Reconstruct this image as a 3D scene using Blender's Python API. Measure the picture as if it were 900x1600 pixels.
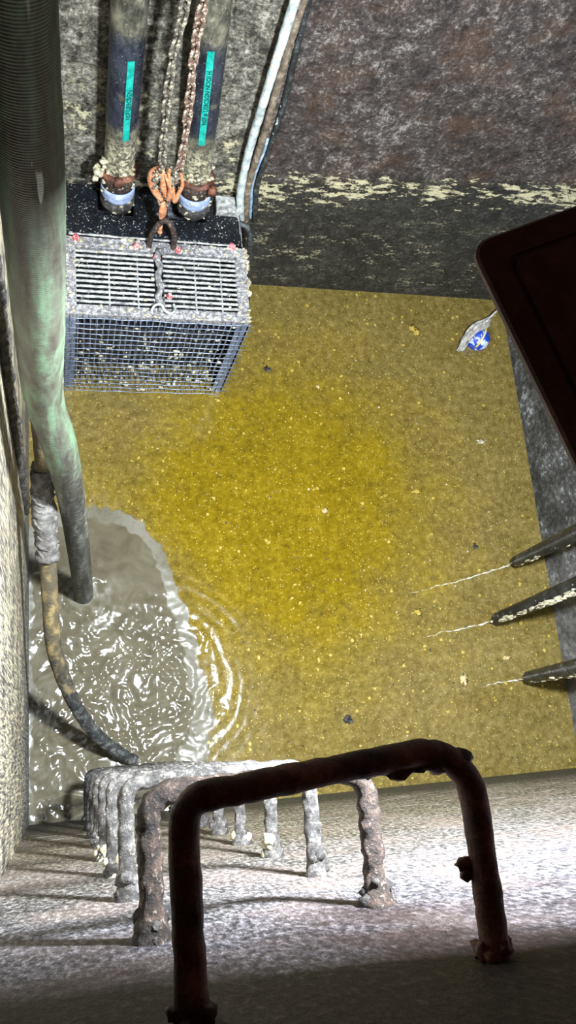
import bpy, bmesh, math, random
import numpy as np
from mathutils import Vector, Matrix, noise as mn
PI = math.pi
sc = bpy.context.scene
for o in list(bpy.data.objects): bpy.data.objects.remove(o)
C = sc.collection
V = Vector

# ------------------------------------------------------------------ camera
H = 3.5                       # height of the camera above the sewage, metres
P = (450., 800.); F = 1303.
def _d(x, y): return V((x-P[0], -(y-P[1]), -F))
Zc = -_d(94, 1195).normalized()
Yc = _d(45, -3821); Yc = (Yc - Yc.dot(Zc)*Zc).normalized()
Xc = Yc.cross(Zc)
Rm = Matrix((Xc, Yc, Zc))     # camera -> world
cam = bpy.data.cameras.new('camera'); co = bpy.data.objects.new('camera', cam); C.objects.link(co)
co.matrix_world = Matrix.Translation((0, 0, H)) @ Rm.to_4x4()
cam.sensor_fit = 'VERTICAL'; cam.sensor_height = 32; cam.sensor_width = 18; cam.lens = 32*F/1600
cam.clip_start = .02
sc.camera = co
def ray(x, y): return Rm @ _d(x, y)
def onz(x, y, z=0): r = ray(x, y); t = (z-H)/r.z; return V((0, 0, H)) + r*t
def ony(x, y, Y): r = ray(x, y); t = Y/r.y; return V((0, 0, H)) + r*t

# ------------------------------------------------------------------ world, exposure
w = bpy.data.worlds.new('world'); sc.world = w; w.use_nodes = True
w.node_tree.nodes['Background'].inputs[0].default_value = (1, .5, .35, 1)
w.node_tree.nodes['Background'].inputs[1].default_value = .045
vs = sc.view_settings
vs.view_transform = 'Standard'; vs.look = 'None'; vs.gamma = 1; vs.use_curve_mapping = False
vs.exposure = 0.0
LIGHT_W = 185
LIGHT_COL = (.87, .94, 1.0)

# ------------------------------------------------------------------ node helper
class NM:
    def __init__(s, name):
        s.m = bpy.data.materials.new(name); s.m.use_nodes = True
        s.nt = s.m.node_tree; s.b = s.nt.nodes['Principled BSDF']
        s.tc = s.nt.nodes.new('ShaderNodeTexCoord').outputs['Object']
    def n(s, t, **k):
        x = s.nt.nodes.new(t)
        for a, b in k.items(): setattr(x, a, b)
        return x
    def L(s, a, b):
        if hasattr(a, 'is_output') or hasattr(a, 'links'): s.nt.links.new(a, b)
        else: b.default_value = a
    def map(s, scale=(1, 1, 1), rot=(0, 0, 0), vec=None):
        x = s.n('ShaderNodeMapping'); s.L(vec or s.tc, x.inputs[0]); x.inputs['Scale'].default_value = scale; x.inputs['Rotation'].default_value = rot
        return x.outputs[0]
    def noise(s, sc_, det=4, ro=.6, vec=None, dist=0):
        x = s.n('ShaderNodeTexNoise'); s.L(vec or s.tc, x.inputs['Vector']); x.inputs['Scale'].default_value = sc_
        x.inputs['Detail'].default_value = det; x.inputs['Roughness'].default_value = ro; x.inputs['Distortion'].default_value = dist
        return x.outputs['Fac']
    def voro(s, sc_, feat='F1', vec=None, out='Distance'):
        x = s.n('ShaderNodeTexVoronoi', feature=feat); s.L(vec or s.tc, x.inputs['Vector']); x.inputs['Scale'].default_value = sc_
        return x.outputs[out]
    def ramp(s, f, *st, mode='LINEAR'):
        x = s.n('ShaderNodeValToRGB'); s.L(f, x.inputs[0]); r = x.color_ramp; r.interpolation = mode
        while len(r.elements) < len(st): r.elements.new(.5)
        for e, (p, c) in zip(r.elements, st):
            e.position = p; e.color = (c, c, c, 1) if isinstance(c, (int, float)) else (*c, 1)
        return x.outputs[0]
    def mix(s, f, a, b, mode='MIX'):
        x = s.n('ShaderNodeMix', data_type='RGBA', blend_type=mode)
        s.L(f, x.inputs[0])
        for v, i in ((a, 6), (b, 7)):
            if isinstance(v, tuple): x.inputs[i].default_value = (*v, 1)
            else: s.L(v, x.inputs[i])
        return x.outputs[2]
    def ma(s, op, a, b=0., c=0.):
        x = s.n('ShaderNodeMath', operation=op)
        for v, i in ((a, 0), (b, 1), (c, 2)): s.L(v, x.inputs[i])
        return x.outputs[0]
    def xyz(s, vec=None):
        x = s.n('ShaderNodeSeparateXYZ'); s.L(vec or s.tc, x.inputs[0]); return x.outputs
    def step(s, v, a, b):
        x = s.n('ShaderNodeMapRange'); s.L(v, x.inputs[0]); x.inputs[1].default_value = a; x.inputs[2].default_value = b
        x.clamp = True; return x.outputs[0]
    def attr(s, nm):
        x = s.n('ShaderNodeAttribute'); x.attribute_name = nm; return x.outputs['Fac']
    def bump(s, h, st=1., d=.01, nrm=None):
        x = s.n('ShaderNodeBump'); s.L(h, x.inputs['Height']); x.inputs['Strength'].default_value = st; x.inputs['Distance'].default_value = d
        if nrm is not None: s.L(nrm, x.inputs['Normal'])
        s.L(x.outputs[0], s.b.inputs['Normal']); return x.outputs[0]
    def out(s, col, rough=.7, metal=0., spec=.5):
        s.L((*col, 1) if isinstance(col, tuple) else col, s.b.inputs['Base Color'])
        s.L(rough, s.b.inputs['Roughness']); s.b.inputs['Metallic'].default_value = metal
        s.b.inputs['Specular IOR Level'].default_value = spec
        return s.m

def gritty(name, lo, mid, hi, scale=30, speck=None, sp_scale=140, sp_th=.62, bump=.006, rough=.6, metal=0., spec=.5, big=2.5):
    k = NM(name)
    f = k.noise(scale, 8, .75)
    g = k.noise(big, 4, .6)
    f2 = k.ma('ADD', k.ma('MULTIPLY', f, .75), k.ma('MULTIPLY', g, .25))
    c = k.ramp(f2, (.38, lo), (.5, mid), (.62, hi))
    h = f
    if speck:
        s = k.noise(sp_scale, 3, .7)
        m = k.step(k.ma('ADD', s, k.ma('MULTIPLY', k.ma('SUBTRACT', f, .5), .5)), sp_th, sp_th+.04)
        c = k.mix(m, c, speck)
        h = k.ma('ADD', f, k.ma('MULTIPLY', s, .5))
    k.bump(h, 1., bump)
    return k.out(c, rough, metal, spec)

# ------------------------------------------------------------------ mesh helpers
def obj(name, bm, mat=None, parent=None, smooth=True):
    me = bpy.data.meshes.new(name)
    if isinstance(bm, bmesh.types.BMesh):
        bmesh.ops.recalc_face_normals(bm, faces=bm.faces); bm.to_mesh(me); bm.free()
    if smooth: me.polygons.foreach_set('use_smooth', [True]*len(me.polygons))
    o = bpy.data.objects.new(name, me); C.objects.link(o)
    if mat: me.materials.append(mat)
    if parent: o.parent = parent; o.matrix_parent_inverse = Matrix.Translation(-parent.location)
    return o
def recentre(o, loc):
    """move the object's origin to loc, leaving its shape where it is"""
    loc = V(loc); o.data.transform(Matrix.Translation(-loc)); o.location = loc
def tag(o, label, cat, group=None):
    o['label'] = label; o['category'] = cat
    if group: o['group'] = group
    return o
def thing(name, label, cat, loc, group=None):
    o = bpy.data.objects.new(name, None); C.objects.link(o); o.location = loc; o.empty_display_size = .05
    o.matrix_world = Matrix.Translation(V(loc)); return tag(o, label, cat, group)
def struct(name, bm, mat): o = obj(name, bm, mat, smooth=False); o['kind'] = 'structure'; return o
def box(bm, a, b, mtx=None):
    vs_ = [bm.verts.new(V((x, y, z)) if mtx is None else mtx @ V((x, y, z))) for x in (a[0], b[0]) for y in (a[1], b[1]) for z in (a[2], b[2])]
    for f in ((0, 1, 3, 2), (4, 6, 7, 5), (0, 4, 5, 1), (2, 3, 7, 6), (0, 2, 6, 4), (1, 5, 7, 3)):
        bm.faces.new([vs_[i] for i in f])
def bevel(bm, w=.003, seg=2):
    bmesh.ops.bevel(bm, geom=bm.edges[:], offset=w, segments=seg, affect='EDGES', profile=.6)
def spline(pts, n):
    """Catmull-Rom through pts"""
    pts = [V(p) for p in pts]; q = [pts[0]*2-pts[1]] + pts + [pts[-1]*2-pts[-2]]; out = []
    for i in range(1, len(q)-2):
        for j in range(n):
            t = j/n; a, b, c, d = q[i-1:i+3]
            out.append(.5*((2*b)+(c-a)*t+(2*a-5*b+4*c-d)*t*t+(3*b-a-3*c+d)*t**3))
    return out + [pts[-1]]
def resample(pts, step):
    out = [pts[0]]; acc = 0
    for a, b in zip(pts, pts[1:]):
        l = (b-a).length
        while acc + l >= step and l > 0:
            t = (step-acc)/l; a = a.lerp(b, t); out.append(a.copy()); l = (b-a).length; acc = 0
        acc += l
    if (out[-1]-pts[-1]).length > step*.3: out.append(pts[-1])
    return out
def tube(bm, pts, r, seg=12, amp=0., freq=40., caps=True, seed=0, flat=1.):
    """round section swept along pts; r a number or f(t, length); amp lumps it"""
    pts = [V(p) for p in pts]; n = len(pts); rings = []; L = 0.
    al = bm.verts.layers.float.get('tl') or bm.verts.layers.float.new('tl')
    tn = (pts[1]-pts[0]).normalized()
    u = tn.orthogonal().normalized()
    for i, p in enumerate(pts):
        if i: L += (p-pts[i-1]).length
        t2 = (pts[min(i+1, n-1)]-pts[max(i-1, 0)]).normalized()
        u = (u - u.dot(t2)*t2).normalized(); v = t2.cross(u)
        rr = r(i/(n-1), L) if callable(r) else r
        ring = []
        for k in range(seg):
            a = 2*PI*k/seg; d = u*math.cos(a)+v*math.sin(a)*flat; q = p + d*rr
            if amp:
                s = V((seed*3.1, seed*1.7, 0))
                q += d*(amp*(mn.fractal(q*freq+s, .8, 2.1, 5)) + amp*.35*mn.noise(q*freq*.3+s))
            vv = bm.verts.new(q); vv[al] = L; ring.append(vv)
        rings.append(ring)
    for a, b in zip(rings, rings[1:]):
        for k in range(seg): bm.faces.new((a[k], a[(k+1) % seg], b[(k+1) % seg], b[k]))
    if caps: bm.faces.new(rings[0][::-1]); bm.faces.new(rings[-1])
    return bm
def lump(bm, c, r, amp=.3, sub=2, seed=0, sq=(1, 1, 1)):
    c = V(c)
    ret = bmesh.ops.create_icosphere(bm, subdivisions=sub, radius=1)
    for v in ret['verts']:
        d = v.co.normalized(); k = 1+amp*mn.fractal(d*2.4+V((seed*7.3, seed*1.9, seed)), 1., 2., 4)*1.6
        v.co = c + V((d.x*sq[0], d.y*sq[1], d.z*sq[2]))*r*k
def lathe(bm, prof, seg=32, c=(0, 0, 0), ax=None):
    """prof (r, z) revolved about z at c"""
    c = V(c); q = V((0, 0, 1)).rotation_difference(V(ax)) if ax is not None else None
    rings = []
    for r, z in prof:
        ring = []
        for k in range(seg):
            p = V((r*math.cos(2*PI*k/seg), r*math.sin(2*PI*k/seg), z))
            if q: p = q @ p
            ring.append(bm.verts.new(c+p))
        rings.append(ring)
    for a, b in zip(rings, rings[1:]):
        for k in range(seg): bm.faces.new((a[k], a[(k+1) % seg], b[(k+1) % seg], b[k]))
    bm.faces.new(rings[0][::-1]); bm.faces.new(rings[-1])
B = bmesh.new

# ------------------------------------------------------------------ pit dimensions
XL, XR, YN, YF = -.116, 2.28, -.2085, 2.172
ZT, ZB = 3.25, -.7

# ------------------------------------------------------------------ wall materials
def far_wall_mat():
    k = NM('far_wall_concrete'); X, Y, Z = k.xyz()
    f = k.noise(22, 9, .78); g = k.noise(3.2, 5, .6); h = k.noise(70, 6, .75)
    fx = k.ma('ADD', k.ma('MULTIPLY', f, .44), k.ma('ADD', k.ma('MULTIPLY', g, .16), k.ma('MULTIPLY', h, .40)))
    brown = k.ramp(fx, (.38, (.008, .0065, .006)), (.46, (.040, .031, .029)), (.53, (.10, .083, .077)), (.59, (.40, .365, .34)))
    rust = k.ramp(k.noise(5, 5, .7), (.50, 0.), (.64, .6))
    brown = k.mix(rust, brown, k.mix(.5, brown, (.17, .075, .03)))
    grey = k.ramp(fx, (.39, (.012, .011, .009)), (.46, (.075, .07, .055)), (.52, (.24, .225, .18)), (.59, (.68, .65, .54)))
    wob = k.ma('MULTIPLY', k.ma('SUBTRACT', k.noise(9, 4, .7), .5), .06)
    edge = k.ma('ADD', X, wob)
    side = k.step(edge, .745, .765)
    c = k.mix(side, grey, brown)
    # wet dark band under the tide mark
    zz = k.ma('ADD', Z, k.ma('ADD', k.ma('MULTIPLY', k.ma('SUBTRACT', k.noise(4, 5, .7), .5), .16), k.ma('MULTIPLY', k.ma('SUBTRACT', X, .9), -.12)))
    wet = k.ma('SUBTRACT', 1., k.step(zz, .75, .82))
    dark = k.ramp(fx, (.36, (.006, .007, .007)), (.47, (.022, .023, .022)), (.54, (.055, .055, .05)), (.64, (.18, .18, .15)))
    c = k.mix(k.ma('MULTIPLY', wet, .93), c, dark)
    # cream scum left at the tide mark, in level streaks
    zc = k.ma('ADD', Z, k.ma('MULTIPLY', k.ma('SUBTRACT', X, .9), -.12))
    st = k.map((1., 1., 2.8), (0, .12, 0)); s1 = k.noise(13, 7, .72, st)
    band = k.ma('MULTIPLY', k.step(zc, .56, .68), k.ma('SUBTRACT', 1., k.step(zc, .77, .84)))
    s1b = k.ma('ADD', s1, k.ma('MULTIPLY', k.ma('SUBTRACT', k.noise(60, 5, .8), .5), .35))
    m1 = k.ma('MULTIPLY', k.step(k.ma('ADD', k.ma('ADD', s1b, k.ma('MULTIPLY', k.ma('SUBTRACT', k.noise(3.1, 3, .5), .5), .42)), k.ma('MULTIPLY', band, .15)), .645, .675), k.step(band, 0., .15))
    low = k.ma('MULTIPLY', k.step(Z, .02, .15), k.ma('SUBTRACT', 1., k.step(Z, .35, .7)))
    dg = k.map((1., 1., 2.4), (0, .7, 0)); s2 = k.noise(7.5, 8, .78, dg)
    m2 = k.ma('MULTIPLY', k.step(k.ma('ADD', s2, k.ma('MULTIPLY', k.ma('SUBTRACT', h, .5), .5)), .575, .62), k.ma('MULTIPLY', low, .75))
    # left part: crust just above the box
    lb = k.ma('MULTIPLY', k.ma('SUBTRACT', 1., side), k.ma('MULTIPLY', k.step(Z, .7, .85), k.ma('SUBTRACT', 1., k.step(Z, 1.0, 1.25))))
    m3 = k.ma('MULTIPLY', k.step(k.ma('ADD', k.noise(14, 6, .75), k.ma('MULTIPLY', k.ma('SUBTRACT', h, .5), .4)), .54, .6), lb)
    m = k.ma('MAXIMUM', k.ma('MAXIMUM', m1, m2), m3)
    c = k.mix(m, c, k.mix(k.noise(30, 3), (.86, .82, .58), (.7, .62, .36)))
    # thin cracks and scratch lines
    v = k.voro(4.5, 'DISTANCE_TO_EDGE', k.map((1, 1, 1.6), (0, .5, 0)))
    c = k.mix(k.ma('MULTIPLY', k.ma('SUBTRACT', 1., k.step(k.ma('ADD', v, k.ma('MULTIPLY', f, .06)), .028, .045)), .55), c, (.012, .01, .01))
    hh = k.ma('ADD', k.ma('ADD', f, k.ma('MULTIPLY', h, .5)), k.ma('MULTIPLY', m, .35))
    k.bump(hh, 1., .012)
    return k.out(c, k.ma('SUBTRACT', .62, k.ma('MULTIPLY', wet, .2)), spec=.4)

def near_wall_mat():
    k = NM('near_wall_concrete'); X, Y, Z = k.xyz()
    f = k.noise(105, 5, .75, k.map((1, 1, .5))); g = k.noise(4, 5, .6); st = k.noise(9, 6, .7, k.map((1, 1, 3)))
    fx = k.ma('ADD', k.ma('MULTIPLY', f, .8), k.ma('ADD', k.ma('MULTIPLY', g, .1), k.ma('MULTIPLY', st, .1)))
    c = k.ramp(fx, (.40, (.015, .015, .018)), (.48, (.10, .096, .108)), (.55, (.26, .25, .28)), (.64, (.6, .59, .63)))
    sand = k.ramp(fx, (.40, (.02, .016, .01)), (.48, (.13, .11, .065)), (.55, (.36, .3, .17)), (.63, (.8, .7, .45)))
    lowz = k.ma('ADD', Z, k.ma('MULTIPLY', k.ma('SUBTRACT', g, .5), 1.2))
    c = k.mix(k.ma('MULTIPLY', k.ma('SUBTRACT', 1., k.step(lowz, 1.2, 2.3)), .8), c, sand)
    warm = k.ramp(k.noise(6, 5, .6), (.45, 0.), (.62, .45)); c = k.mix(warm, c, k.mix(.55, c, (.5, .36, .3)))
    up = k.step(lowz, 2.15, 2.65)  # upper wall turned dark red-brown: shade above the lamp painted into the colour
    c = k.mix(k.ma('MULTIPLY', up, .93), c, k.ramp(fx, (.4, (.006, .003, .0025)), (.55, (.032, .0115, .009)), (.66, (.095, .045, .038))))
    wz = k.ma('ADD', Z, k.ma('MULTIPLY', k.ma('SUBTRACT', st, .5), .5))
    wet = k.ma('SUBTRACT', 1., k.step(wz, .36, .62))
    c = k.mix(k.ma('MULTIPLY', wet, .93), c, k.ramp(fx, (.42, (.018, .017, .013)), (.6, (.13, .12, .09))))
    wl = k.ma('MULTIPLY', k.step(st, .56, .64), k.ma('MULTIPLY', k.step(Z, .45, .6), k.ma('SUBTRACT', 1., k.step(Z, 1., 1.4))))
    c = k.mix(k.ma('MULTIPLY', wl, .8), c, (.72, .72, .7))
    k.bump(k.ma('ADD', f, k.ma('MULTIPLY', st, .3)), 1., .011)
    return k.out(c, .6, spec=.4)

def left_wall_mat():
    k = NM('left_wall_concrete'); X, Y, Z = k.xyz()
    f = k.noise(120, 5, .75, k.map((1, 1, .08))); g = k.noise(8, 5, .6)
    fx = k.ma('ADD', k.ma('MULTIPLY', f, .75), k.ma('MULTIPLY', g, .25))
    c = k.ramp(fx, (.41, (.04, .035, .035)), (.47, (.16, .145, .135)), (.53, (.42, .37, .26)), (.60, (.9, .8, .52)))
    wz = k.ma('ADD', Z, k.ma('MULTIPLY', k.ma('SUBTRACT', g, .5), .5))
    wet = k.ma('SUBTRACT', 1., k.step(wz, .25, .6))
    c = k.mix(k.ma('MULTIPLY', wet, .8), c, k.ramp(fx, (.42, (.02, .022, .028)), (.52, (.12, .13, .15)), (.62, (.5, .55, .6))))
    k.bump(f, 1., .006)
    return k.out(c, .6)

def right_wall_mat():
    k = NM('right_wall_concrete'); X, Y, Z = k.xyz()
    f = k.noise(40, 8, .78); g = k.noise(7, 5, .65)
    fx = k.ma('ADD', k.ma('MULTIPLY', f, .6), k.ma('MULTIPLY', g, .4))
    c = k.ramp(fx, (.4, (.014, .015, .016)), (.48, (.05, .05, .05)), (.55, (.12, .12, .12)), (.62, (.45, .5, .5)), (.7, (.7, .75, .74)))
    nr = k.ma('SUBTRACT', 1., k.step(Y, .45, .9))
    c = k.mix(k.ma('MULTIPLY', nr, .7), c, k.ramp(fx, (.4, (.07, .07, .068)), (.6, (.3, .29, .28))))
    k.bump(f, 1., .008)
    return k.out(c, .55)

M = {}
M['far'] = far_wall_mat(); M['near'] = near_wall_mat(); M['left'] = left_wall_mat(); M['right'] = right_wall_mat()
T = .16
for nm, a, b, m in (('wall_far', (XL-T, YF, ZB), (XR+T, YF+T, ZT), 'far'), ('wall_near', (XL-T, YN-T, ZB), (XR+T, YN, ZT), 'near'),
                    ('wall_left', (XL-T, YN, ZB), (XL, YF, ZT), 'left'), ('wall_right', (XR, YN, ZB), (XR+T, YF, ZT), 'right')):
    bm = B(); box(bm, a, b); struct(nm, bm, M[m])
bm = B(); box(bm, (XL-T, YN-T, ZB-.1), (XR+T, YF+T, ZB)); struct('floor', bm, M['right'])

# ------------------------------------------------------------------ sewage surface
def poly_sd(px, py, poly):
    """signed distance (inside positive) of arrays to a polygon"""
    d = np.full(px.shape, 1e9); ins = np.zeros(px.shape, bool); n = len(poly)
    for i in range(n):
        ax, ay = poly[i]; bx, by = poly[(i+1) % n]
        ex, ey = bx-ax, by-ay; wx, wy = px-ax, py-ay
        t = np.clip((wx*ex+wy*ey)/(ex*ex+ey*ey), 0, 1)
        d = np.minimum(d, np.hypot(wx-ex*t, wy-ey*t))
        c = ((ay > py) != (by > py)) & (px < (bx-ax)*(py-ay)/((by-ay) or 1e-9)+ax)
        ins ^= c
    return np.where(ins, d, -d)
def vnoise(x, y, f, seed):
    """smooth value noise"""
    r = np.random.RandomState(seed); G = r.rand(256, 256)*2-1
    X_ = x*f+37; Y_ = y*f+91; i = np.floor(X_).astype(int); j = np.floor(Y_).astype(int); u = X_-i; v = Y_-j
    u = u*u*(3-2*u); v = v*v*(3-2*v); g = lambda a, b: G[a % 256, b % 256]
    return (g(i, j)*(1-u)+g(i+1, j)*u)*(1-v)+(g(i, j+1)*(1-u)+g(i+1, j+1)*u)*v
def sewage():
    nx = ny = 520
    xs = np.linspace(XL, XR, nx); ys = np.linspace(YN, YF, ny)
    # finer towards the stirred-up near-left corner
    q = np.linspace(0, 1, nx); xs = XL+(XR-XL)*(q**1.5*.75+q*.25); q = np.linspace(0, 1, ny); ys = YN+(YF-YN)*(q**1.35*.7+q*.3)
    X_, Y_ = np.meshgrid(xs, ys)
    pp = [(48, 820), (90, 800), (150, 793), (185, 797), (225, 822), (262, 868), (278, 915), (300, 985), (318, 1050), (330, 1110), (325, 1160), (300, 1230), (210, 1300), (30, 1330), (20, 900)]
    poly = [tuple(onz(*p)[:2]) for p in pp]
    sd = poly_sd(X_, Y_, poly) + .018*vnoise(X_, Y_, 14, 1) + .010*vnoise(X_, Y_, 40, 2)
    c = onz(238, 1062); R_ = np.hypot(X_-c.x, Y_-c.y)
    zone = 1/(1+np.exp(-(sd+.02)/.03))
    act = np.clip(zone*np.clip(1.15-np.abs(R_-.15)/.75, .35, 1), 0, 1)
    h_ = onz(131, 935); Rh = np.hypot(X_-h_.x, Y_-h_.y)
    t_ = onz(202, 1187); Rt = np.hypot(X_-t_.x, Y_-t_.y)
    wx = X_+.03*vnoise(X_, Y_, 9, 5); wy = Y_+.03*vnoise(X_, Y_, 9, 6)
    calm = np.clip((Rh-.05)/.25, 0, 1)*.0+1
    # the patch up beside the green hose is smooth, the chop grows nearer the near wall
    top = onz(200, 860); calm = np.clip(np.hypot(X_-top.x, Y_-top.y)/.30-.45, 0, 1)
    z = act*calm*(.0040*vnoise(wx, wy, 12, 7)+.0058*vnoise(wx*1.1, wy, 29, 8)+.0020*vnoise(wx, wy*1.2, 60, 9))
    Rw = R_+.016*vnoise(X_, Y_, 10, 3)+.006*vnoise(X_, Y_, 30, 23)
    z += .0030*np.sin(Rw*2*PI/.052)*np.exp(-np.abs(Rw-.17)/.12)*np.clip(.75+.9*vnoise(X_, Y_, 7, 21), 0, 1)*np.clip(.55+(X_-c.x)/.2, 0, 1)
    z += .0012*np.sin((Rh+.01*vnoise(X_, Y_, 15, 4))*2*PI/.03)*np.exp(-Rh/.12)
    z += .016*np.exp(-((Rh-.075)/.03)**2)*np.clip(.5+vnoise(X_, Y_, 20, 11), 0, 1)
    z += .0005*vnoise(X_, Y_, 30, 12)+.0008*vnoise(X_, Y_, 9, 13)
    grey = np.clip(sd/.008+.5, 0, 1)
    s2 = sd-.062-.02*vnoise(X_, Y_, 9, 15)-.006*vnoise(X_, Y_, 45, 25)
    rim = np.clip(-s2/.006+.5, 0, 1)*np.clip(sd/.004+.5, 0, 1)*np.clip(1.1+1.*vnoise(X_, Y_, 6, 16), .2, 1)
    foam = np.clip(rim, 0, 1)
    spray = 1.3*np.exp(-(Rh/.12)**2)*np.clip(.3+1.2*vnoise(X_, Y_, 35, 17), 0, 1)
    foam = np.clip(foam+spray, 0, 1)
    veil = np.exp(-np.clip(-sd, 0, 9)/.07)*np.clip(.4+vnoise(X_, Y_, 6, 18), 0, 1)
    sat = np.exp(-((X_-1.0)**2+(Y_-1.05)**2)/.75)
    me = bpy.data.meshes.new('sewage')
    co_ = np.stack([X_, Y_, z], -1).reshape(-1, 3)
    idx = np.arange(nx*ny).reshape(ny, nx)
    f = np.stack([idx[:-1, :-1], idx[:-1, 1:], idx[1:, 1:], idx[1:, :-1]], -1).reshape(-1, 4)
    me.vertices.add(len(co_)); me.vertices.foreach_set('co', co_.ravel())
    me.loops.add(f.size); me.loops.foreach_set('vertex_index', f.ravel().astype(np.int32))
    me.polygons.add(len(f)); me.polygons.foreach_set('loop_start', np.arange(0, f.size, 4, dtype=np.int32))
    me.update(calc_edges=True); me.validate()
    me.polygons.foreach_set('use_smooth', [True]*len(f))
    for nm, a in (('grey', grey), ('foam', foam), ('veil', veil), ('sat', sat)):
        at = me.attributes.new(nm, 'FLOAT', 'POINT'); at.data.foreach_set('value', a.ravel().astype(np.float32))
    o = bpy.data.objects.new('sewage_water', me); C.objects.link(o)
    k = NM('sewage')
    f1 = k.noise(30, 6, .7); f2 = k.noise(95, 4, .75); f3 = k.noise(5, 5, .65)
    fx = k.ma('ADD', k.ma('MULTIPLY', f1, .5), k.ma('ADD', k.ma('MULTIPLY', f2, .3), k.ma('MULTIPLY', f3, .2)))
    ye = k.ramp(fx, (.38, (.095, .062, .003)), (.46, (.16, .109, .004)), (.54, (.22, .152, .006)), (.64, (.33, .235, .02)))
    dull = k.ramp(fx, (.38, (.09, .064, .013)), (.46, (.15, .11, .026)), (.54, (.21, .158, .045)), (.64, (.32, .25, .09)))
    sa = k.ma('ADD', k.attr('sat'), k.ma('MULTIPLY', k.ma('SUBTRACT', f3, .5), .8))
    c = k.mix(k.step(sa, .25, .75), dull, ye)
    # drifting grains: yellow, tan and slate
    for s_, th, colr, sd_ in ((58, .16, (.72, .50, .09), 0), (95, .2, (.8, .66, .25), 2), (75, .13, (.07, .065, .045), 4), (46, .10, (.55, .35, .12), 6)):
        mp = k.map((1, 1.15, 1), (0, 0, sd_)); v = k.voro(s_, 'F1', mp); cc = k.n('ShaderNodeTexVoronoi'); k.L(mp, cc.inputs['Vector']); cc.inputs['Scale'].default_value = s_
        rr = k.xyz(cc.outputs['Color'])[0]
        keep = k.step(rr, .80, .82)
        m = k.ma('MULTIPLY', keep, k.ma('SUBTRACT', 1., k.step(k.ma('ADD', v, k.ma('MULTIPLY', f2, .2)), th+.08, th+.16)))
        c = k.mix(k.ma('MULTIPLY', m, .55), c, colr)
    veil_ = k.ma('MULTIPLY', k.attr('veil'), k.step(k.noise(24, 5, .7), .42, .62))
    c = k.mix(k.ma('MULTIPLY', veil_, .55), c, (.36, .30, .17))
    gr = k.ramp(k.noise(7, 5, .6, dist=1.5), (.35, (.10, .087, .054)), (.65, (.155, .137, .09)))
    c = k.mix(k.attr('grey'), c, gr)
    c = k.mix(k.ma('MULTIPLY', k.attr('foam'), k.step(k.noise(50, 5, .7), .25, .5)), c, (.20, .187, .142))
    w1 = k.noise(34, 3, .55); w2 = k.noise(120, 3, .6)
    k.bump(k.ma('ADD', w1, k.ma('MULTIPLY', w2, .35)),   .2, .003)
    m = k.out(c, k.ma('ADD', .14, k.ma('MULTIPLY', k.attr('foam'), .2)), spec=.5)
    me.materials.append(m)
    o['kind'] = 'stuff'; tag(o, 'murky yellow sewage with a stirred grey patch at the left', 'sewage')
    return o
water = sewage()

# ------------------------------------------------------------------ object materials
M['rust'] = gritty('rusted_steel', (.02, .009, .006), (.12, .045, .026), (.36, .14, .075), 26, None, bump=.004, rough=.5, big=12)
M['rust_crust'] = gritty('rust_under_grey_scale', (.012, .009, .008), (.050, .034, .027), (.16, .10, .075), 60, (.3, .25, .2), 130, .62, .006, .6, big=14)
M['pale_crust'] = gritty('pale_grey_scale', (.014, .012, .011), (.072, .066, .062), (.22, .205, .195), 60, (.38, .33, .24), 130, .62, .006, .55, big=9)
M['dark_crust'] = gritty('dark_scale', (.012, .011, .011), (.055, .05, .048), (.18, .165, .15), 55, (.4, .37, .32), 150, .66, .006, .5, big=9)
M['pipe'] = gritty('scummed_plastic_pipe', (.028, .028, .022), (.13, .125, .095), (.34, .32, .23), 24, (.62, .56, .36), 150, .64, .004, .5, big=7)
def riser_mat():
    k = NM('scummed_plastic_pipe'); X, Y, Z = k.xyz()
    f = k.noise(26, 7, .75, k.map((1, 1, .5))); g = k.noise(7, 5, .65)
    fx = k.ma('ADD', k.ma('MULTIPLY', f, .65), k.ma('MULTIPLY', g, .35))
    c = k.ramp(fx, (.38, (.02, .02, .016)), (.48, (.085, .082, .062)), (.56, (.19, .18, .13)), (.66, (.40, .37, .27)))
    win = k.ma('MULTIPLY', k.step(Z, .35, .48), k.ma('SUBTRACT', 1., k.step(Z, .80, .95)))
    bare = k.step(k.ma('ADD', k.ma('MULTIPLY', g, .8), k.ma('MULTIPLY', win, .3)), .62, .66)
    c = k.mix(k.ma('MULTIPLY', bare, win), c, k.ramp(f, (.4, (.006, .008, .015)), (.62, (.04, .05, .075))))
    low = k.ma('SUBTRACT', 1., k.step(Z, .33, .42))
    cr = k.ma('MULTIPLY', low, k.step(k.noise(60, 5, .75), .46, .52)); c = k.mix(cr, c, (.58, .53, .36))
    sp = k.step(k.noise(170, 3, .7), .66, .69); c = k.mix(sp, c, (.6, .56, .4))
    k.bump(k.ma('ADD', f, k.ma('MULTIPLY', cr, .5)), 1., .004)
    return k.out(c, .48)
M['pipe'] = riser_mat()
M['chain_grey'] = gritty('scummed_chain', (.03, .025, .02), (.13, .11, .085), (.36, .33, .26), 50, (.62, .58, .42), 120, .56, .004, .6)
M['chain'] = gritty('rusted_chain', (.04, .022, .016), (.19, .11, .08), (.46, .33, .25), 60, (.75, .68, .52), 120, .58, .004, .6)
M['scum'] = gritty('cream_scum', (.22, .19, .11), (.55, .5, .34), (.9, .86, .68), 60, None, bump=.005, rough=.7)
M['orange'] = gritty('orange_painted_hook', (.28, .10, .05), (.72, .30, .14), (.95, .52, .3), 60, (.9, .8, .62), 160, .66, .003, .5)
M['black_plate'] = gritty('black_wet_plate', (.002, .0025, .004), (.006, .0075, .011), (.014, .017, .024), 30, (.5, .5, .42), 110, .63, .002, .35, big=4)
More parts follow.
